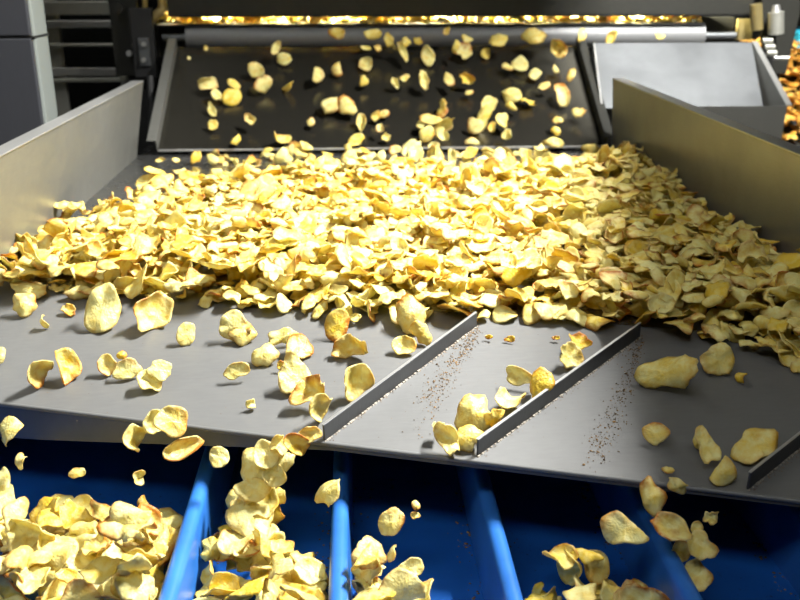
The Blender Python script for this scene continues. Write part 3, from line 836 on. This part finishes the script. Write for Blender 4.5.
# hood
yh = yr - .05
hl = ony(168, 16.5, yh); hr = ony(752, 15.5, yh)
hz = (hl[2] + hr[2]) / 2
hood = thing('machine_hood', 'dark steel hood over the upper conveyor with light glowing beneath it', 'hood', (0, yr + .3, hz))
MB().slab([(hl[0], yh, hz), (hr[0], yh, hz), (hr[0], yh, hz + .55), (hl[0], yh, hz + .55)], (0, .006, 0)).build('front_panel', M['dark'], hood)
MB().box((hl[0], yh, hz - .002), (hr[0], yh + .03, hz + .004)).build('lower_flange', M['black'], hood)
MB().box((hl[0], yh, hz + .55), (hr[0], yh + .7, hz + .556)).build('top_panel', M['dark'], hood)
for x in (hl[0], hr[0] - .006):
    MB().box((x, yh + .006, hz + .02), (x + .006, yh + .7, hz + .55)).build('end_panel', M['dark'], hood)
MB().box((hl[0], yh + .7, belt_z + .04), (hr[0], yh + .706, hz + .55)).build('rear_panel', M['dark'], hood)

MB().box((hl[0] - .1, 2.34, 2.32), (1.2, yh + .7, 2.36)).build('shade_panel', M['dark'], hood)  # unseen panel added overhead to shade the dark plate
for x in (hl[0] + .02, hr[0] - .05):
    MB().box((x, yh + .3, hz + .556), (x + .03, yh + .34, 2.32)).build('shade_panel_post', M['dark'], hood)  # posts added to carry the unseen shade panel

# ------------------------------------------------------------------ control cabinet at the left
yc = 2.75
cab = thing('control_cabinet', 'grey metal cabinet with one side coloured as lit, standing beyond the left side panel', 'cabinet', tuple(ony(10, 100, yc)[:2]) + (0,))
cx1 = ony(37, 60, yc)[0]; cxs = cx1; cx0 = cx1 - .62
zs = ony(40, 37, yc)[2]
MB().box((cx0, yc + .01, 0), (cx1, yc + .13, 2.0)).build('body', M['strip'], cab, bevel=.008)
MB().box((cx0, yc - .012, .1), (cxs - .006, yc + .01, zs - .004)).build('lower_door', M['cab'], cab, bevel=.003)
MB().box((cx0, yc - .012, zs + .004), (cxs - .006, yc + .01, 1.98)).build('upper_door', M['cab'], cab, bevel=.003)
MB().box((cx0, yc - .006, zs - .003), (cx1 + .002, yc + .132, zs + .003)).build('seam', M['black'], cab)

# ------------------------------------------------------------------ pipe rack behind the cabinet
yp = 3.6
rack = thing('pipe_frame', 'open frame of pale horizontal rails in the dark gap right of the cabinet', 'frame', tuple(ony(85, 100, yp)[:2]) + (0,))
for (py, h, x0, x1, mt) in ((8, .05, 30, 128, 'frame'), (24, .028, 30, 118, 'rim'), (45, .012, 30, 118, 'frame'), (72, .032, 30, 122, 'rim'), (80, .016, 30, 126, 'frame')):
    a = ony(x0, py, yp); b = ony(x1, py, yp)
    MB().box((a[0], yp - .015, a[2] - h / 2), (b[0], yp + .015, a[2] + h / 2)).build('rail', M[mt], rack, bevel=.004)
for px in (54, 61):
    a = ony(px, 60, yp + .05)
    MB().box((a[0] - .016, yp + .02, 0), (a[0] + .016, yp + .05, a[2] + .3)).build('upright', M['frame'], rack, bevel=.003)
a = ony(122, 40, yp + .05)
MB().box((a[0] - .02, yp + .02, 0), (a[0] + .02, yp + .05, a[2] + .35)).build('upright', M['dark'], rack, bevel=.003)
a = ony(122, 72, yp - .03); b = ony(126, 84, yp - .11)
MB().tube(a, b, .016, 12).build('bent_end', M['frame'], rack, smooth=True)

# ------------------------------------------------------------------ bearing brackets at the ends of the roller
def P3(px, py, y): return ony(px, py, y)
def pbox(px0, py0, px1, py1, y, d):
    a = P3(px0, py1, y); b = P3(px1, py0, y)
    return MB().box((a[0], y, a[2]), (b[0], y + d, b[2]))
yb = y_pt - .03
lb = thing('bearing_bracket', 'dark bearing bracket with bolts at the left end of the roller', 'bracket', tuple(P3(140, 80, yb)[:2]) + (zt - .1,))
pbox(116, -30, 133, 76, yb + .06, .02).build('mount_plate', M['dark'], lb, bevel=.002)
pbox(135, 8, 151, 78, yb, .03).build('bearing_block', M['black'], lb, bevel=.004)
pbox(140, 38, 148, 66, yb - .01, .012).build('adjuster_plate', M['bright'], lb, bevel=.002)
for px, py in ((144, 44), (144, 60)):
    c = P3(px, py, yb - .012); MB().tube(c, c + A([0, -.012, 0]), .009, 6).build('bolt', M['rim'], lb)
c = P3(130, 53, yb + .03); MB().tube(c, c + A([0, -.02, 0]), .011, 6).build('bolt', M['rim'], lb)
c = P3(119, 8, yb + .02); MB().tube(c, c + A([0, -.02, 0]), .02, 16).build('cap', M['dark'], lb, smooth=True)
MB().tube(P3(134, 14, yb + .02), P3(134, 48, yb + .02), .008, 10).build('adjuster_rod', M['rim'], lb, smooth=True)
MB().tube(P3(162, -6, yb + .05), P3(162, 8, yb + .05), .014, 12).build('yellow_lit_pipe', M['yellow_lit'], lb, smooth=True)
MB().tube(P3(145, -6, yb + .05), P3(145, 14, yb + .05), .009, 12).build('yellow_lit_pipe', M['yellow_lit'], lb, smooth=True)
MB().tube(P3(151, 20, yb + .05), P3(165, 7, yb + .05), .016, 12).build('pipe_elbow', M['yellow_lit'], lb, smooth=True)
MB().box((P3(130, 80, yb + .08)[0], yb + .08, 0), (P3(150, 80, yb + .08)[0], yb + .12, P3(140, 12, yb + .08)[2])).build('post', M['black'], lb)
ct = P3(150, 76, yb - .2); MB().tube(ct, P3(152, 128, yb - .24), .012, 10).build('drop_rod', M['black'], lb, smooth=True)

rb = thing('cylinder_bracket', 'dark bracket carrying a grey cylinder and threaded bolts at upper right', 'bracket', tuple(P3(775, 60, yb)[:2]) + (zt - .1,))
MB().slab([P3(762, -40, yb + .05), P3(802, -40, yb + .05), P3(800, 14, yb + .05), P3(786, 74, yb + .05), P3(775, 74, yb + .05), P3(762, 40, yb + .05)], (0, .02, 0)).build('arm_plate', M['dark'], rb, bevel=.002)
MB().tube(P3(776, 34, yb), P3(776, 12, yb), .028, 20).build('cylinder', M['frame'], rb, smooth=True)
MB().tube(P3(776, 12, yb), P3(776, 5, yb), .018, 16, .012).build('cylinder_cap', M['rim'], rb, smooth=True)
for k, (px, py) in enumerate(((767, 41), (769, 47), (771, 53))):
    MB().tube(P3(px - 5, py, yb - .01), P3(px + 5, py, yb - .01), .011, 12).build('nut', M['frame'], rb, smooth=True)
MB().tube(P3(774, 58, yb - .02), P3(789, 58, yb - .03), .007, 10).build('bolt', M['rim'], rb, smooth=True)
MB().tube(P3(756, 4, yb + .02), P3(757, 30, yb + .02), .022, 12).build('yellow_lit_pipe', M['yellow_lit'], rb, smooth=True)  # yellowish highlight built as a pipe, its light in the colour
pbox(762, 36, 777, 66, yb + .02, .03).build('bearing_block', M['black'], rb, bevel=.004)
MB().box((P3(766, 60, yb + .1)[0], yb + .1, 0), (P3(782, 60, yb + .1)[0], yb + .14, P3(770, 20, yb + .1)[2])).build('post', M['black'], rb)
pbox(701, 17, 735, 34, yr + .06, .03).build('end_block', M['black'], rb)
pbox(736, 19, 754, 40, yr + .05, .02).build('yellow_lit_plate', M['yellow_lit'], rb)  # yellow light put into this plate's colour

# ------------------------------------------------------------------ steel hopper beyond the right side panel
yF, yBk = YB + .05, YB + .42
hp = thing('steel_hopper', 'shiny open steel hopper standing beyond the right side panel', 'hopper', tuple(P3(690, 110, yF)[:2]) + (0,))
bl_, br_ = P3(595, 43, yBk), P3(752, 41, yBk)
fl_, fr_ = P3(611, 118, yF), P3(786, 106, yF)
zf = fr_[2]; bb = zf - .02
MB().slab([(bl_[0], yBk, bl_[2]), (br_[0], yBk, bl_[2]), (br_[0] - .04, yF + .12, bb), (fl_[0], yF + .12, bb)], (0, .004, 0)).build('back_panel', M['bright'], hp, bevel=.001)
MB().slab([(br_[0], yBk, bl_[2]), (fr_[0], yF, zf), (fr_[0] - .01, yF, zf - .35), (br_[0] - .04, yF + .12, bb - .1)], (.004, 0, 0)).build('side_panel', M['wall'], hp)
MB().slab([(br_[0], yBk, bl_[2]), (fr_[0], yF, zf), (fr_[0] + .02, yF, zf), (br_[0] + .02, yBk, bl_[2])], (0, .0, .004)).build('side_flange', M['rim'], hp)
MB().slab([(bl_[0], yBk, bl_[2]), (fl_[0], yF + .1, zf - .02), (fl_[0], yF + .1, zf - .06), (bl_[0], yBk, bl_[2] - .05)], (-.006, 0, 0)).build('side_flange', M['rim'], hp)
xf = XR + .045
MB().slab([(xf, yF, zf), (fr_[0], yF, zf), (fr_[0] - .01, yF, zf - .35), (xf, yF, zf - .35)], (0, .004, 0)).build('front_panel', M['wall'], hp)
for x in (xf + .03, fr_[0] - .06):
    MB().box((x - .02, yF + .02, 0), (x + .02, yF + .06, zf - .3)).build('leg', M['dark'], hp)

# ------------------------------------------------------------------ second line far right: orange chips on another belt
yo = 3.7
ob = thing('side_conveyor', 'sloping side conveyor far right carrying orange chips', 'conveyor', tuple(P3(800, 120, yo)[:2]) + (0,))
a = P3(772, 150, yo); b_ = P3(860, 150, yo)
zb0 = P3(790, 150, yo)[2]; zb1 = P3(790, 52, yo + .5)[2]
MB().slab([(a[0], yo, zb0), (b_[0], yo, zb0), (b_[0], yo + .5, zb1), (a[0], yo + .5, zb1)], Z(-.01)).build('belt', M['dark'], ob)
for x in (a[0] + .05, b_[0] - .05):
    MB().box((x - .02, yo + .2, 0), (x + .02, yo + .24, zb0)).build('leg', M['dark'], ob)
CH = []
heap(np.random.default_rng(41), [(a[0] + .02, yo + .01), (b_[0] - .02, yo + .01), (b_[0] - .02, yo + .5), (a[0] + .02, yo + .5)],
     lambda X, Y: zb0 + (Y - yo) / .5 * (zb1 - zb0), lambda x, y: .03, 2500, chip_r, .6, 'x', (a[0], b_[0]), lod=lambda x, y: (3, 10))
V, Fs, At = joined(CH); CH = save
o = bpy.data.objects.new('orange_chips', mesh_from('orange_chips', V, Fs, At, M['chip_orange'])); C.objects.link(o)
tag(o, 'out of focus orange chips on the side conveyor at far right', 'potato chips', None, 'stuff')
cr = thing('plastic_crate', 'blue plastic crate edge behind the orange chips', 'crate', tuple(P3(815, 45, 4.35)[:2]) + (0,))
a = P3(796, 62, 4.35); b_ = P3(850, 30, 4.35)
MB().box((a[0], 4.35, a[2]), (b_[0], 4.6, b_[2])).build('crate_body', M['blueplastic'], cr, bevel=.01)
MB().box((a[0] - .01, 4.34, b_[2] - .02), (b_[0] + .01, 4.61, b_[2])).build('crate_rim', M['blueplastic'], cr, bevel=.004)
MB().box((a[0], 4.36, 0), (b_[0], 4.59, a[2])).build('stand', M['dark'], cr)

# ------------------------------------------------------------------ unseen blocker, added above the tray to shade its right side
blk = thing('shade_blocker', 'unseen sheet metal blocker added above the tray to shade its right side', 'light blocker', (1.2, 1.8, 1.9))
dd0, dd1 = A([.90, .2, 1.9]), A([1.14, 2.5, 1.9])
MB().slab([dd0, A([.915, 1.5, 1.9]), A([.955, 1.78, 1.9]), A([1.10, 2.31, 1.9]), dd1, dd1 + A([.45, 0, 0]), dd0 + A([.7, 0, 0])], Z(.15)).build('blocker_body', M['frame'], blk, bevel=.006)
for t in (.15, .5, .85):
    p = dd0 + (dd1 - dd0) * t
    MB().box((p[0] + .02, p[1] - .02, 1.88), (p[0] + .5, p[1] + .02, 1.9)).build('blocker_flange', M['rim'], blk)
for t in (.2, .8):
    p = dd0 + (dd1 - dd0) * t
    MB().box((p[0] + .25, p[1] - .01, 2.05), (p[0] + .27, p[1] + .01, 4.2)).build('blocker_hanger', M['dark'], blk)

# ------------------------------------------------------------------ room
def room(name, lo, hi, m):
    tag(MB().box(lo, hi).build(name, M[m]), None, None, None, 'structure')
room('floor', (-4, -2.5, -.05), (4, 6, 0), 'conc')
room('ceiling', (-4, -2.5, 4.2), (4, 6, 4.25), 'ceil')
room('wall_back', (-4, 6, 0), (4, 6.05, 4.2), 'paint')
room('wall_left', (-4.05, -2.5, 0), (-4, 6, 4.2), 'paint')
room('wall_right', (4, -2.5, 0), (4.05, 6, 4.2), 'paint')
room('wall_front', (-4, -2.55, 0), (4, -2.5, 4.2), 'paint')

# ------------------------------------------------------------------ lights
def area(name, loc, aim, sx, sy, power, col=(1, 1, 1)):
    l = bpy.data.lights.new(name, 'AREA'); l.shape = 'RECTANGLE'; l.size = sx; l.size_y = sy; l.energy = power; l.color = col
    o = bpy.data.objects.new(name, l); C.objects.link(o); o.location = loc
    o.rotation_euler = (Vector(aim) - Vector(loc)).to_track_quat('-Z', 'Y').to_euler()
    return o
area('tube_lamp_key', (1.5, 1.88, 3.2), (0, 1.95, BED), .9, .2, 500, (1, .985, .95))
area('tube_lamp_front', (-0.7, -0.9, 3.7), (0, 1.2, BED), 2.2, .6, 42, (.97, .99, 1))
area('tube_lamp_ceiling', (-1.4, 2.0, 4.1), (-.2, 2.0, BED), 1.2, .8, 18, (1, .98, .94))
area('hood_lamp', ((bx0 + bx1) / 2, yr + .0, hz + .10), ((bx0 + bx1) / 2, yr + .06, belt_z), 1.72, .10, 2200, (1, .93, .6))
w = bpy.data.worlds.new('world'); SC.world = w; w.use_nodes = True
w.node_tree.nodes['Background'].inputs[0].default_value = (.9, .95, 1, 1)
w.node_tree.nodes['Background'].inputs[1].default_value = .05

# ------------------------------------------------------------------ camera
cd = bpy.data.cameras.new('camera'); cam = bpy.data.objects.new('camera', cd); C.objects.link(cam)
cam.location = CAM; cam.rotation_euler = (PI / 2 - PIT, 0, -YAW)
cd.sensor_width = 36; cd.lens = F / 800 * 36; cd.clip_start = .02
cd.dof.use_dof = True; cd.dof.focus_distance = 1.32; cd.dof.aperture_fstop = 5.6; cd.dof.aperture_blades = 7
SC.camera = cam
SC.view_settings.view_transform = 'Standard'; SC.view_settings.look = 'None'
SC.view_settings.exposure = 0.0; SC.view_settings.gamma = 1; SC.view_settings.use_curve_mapping = False
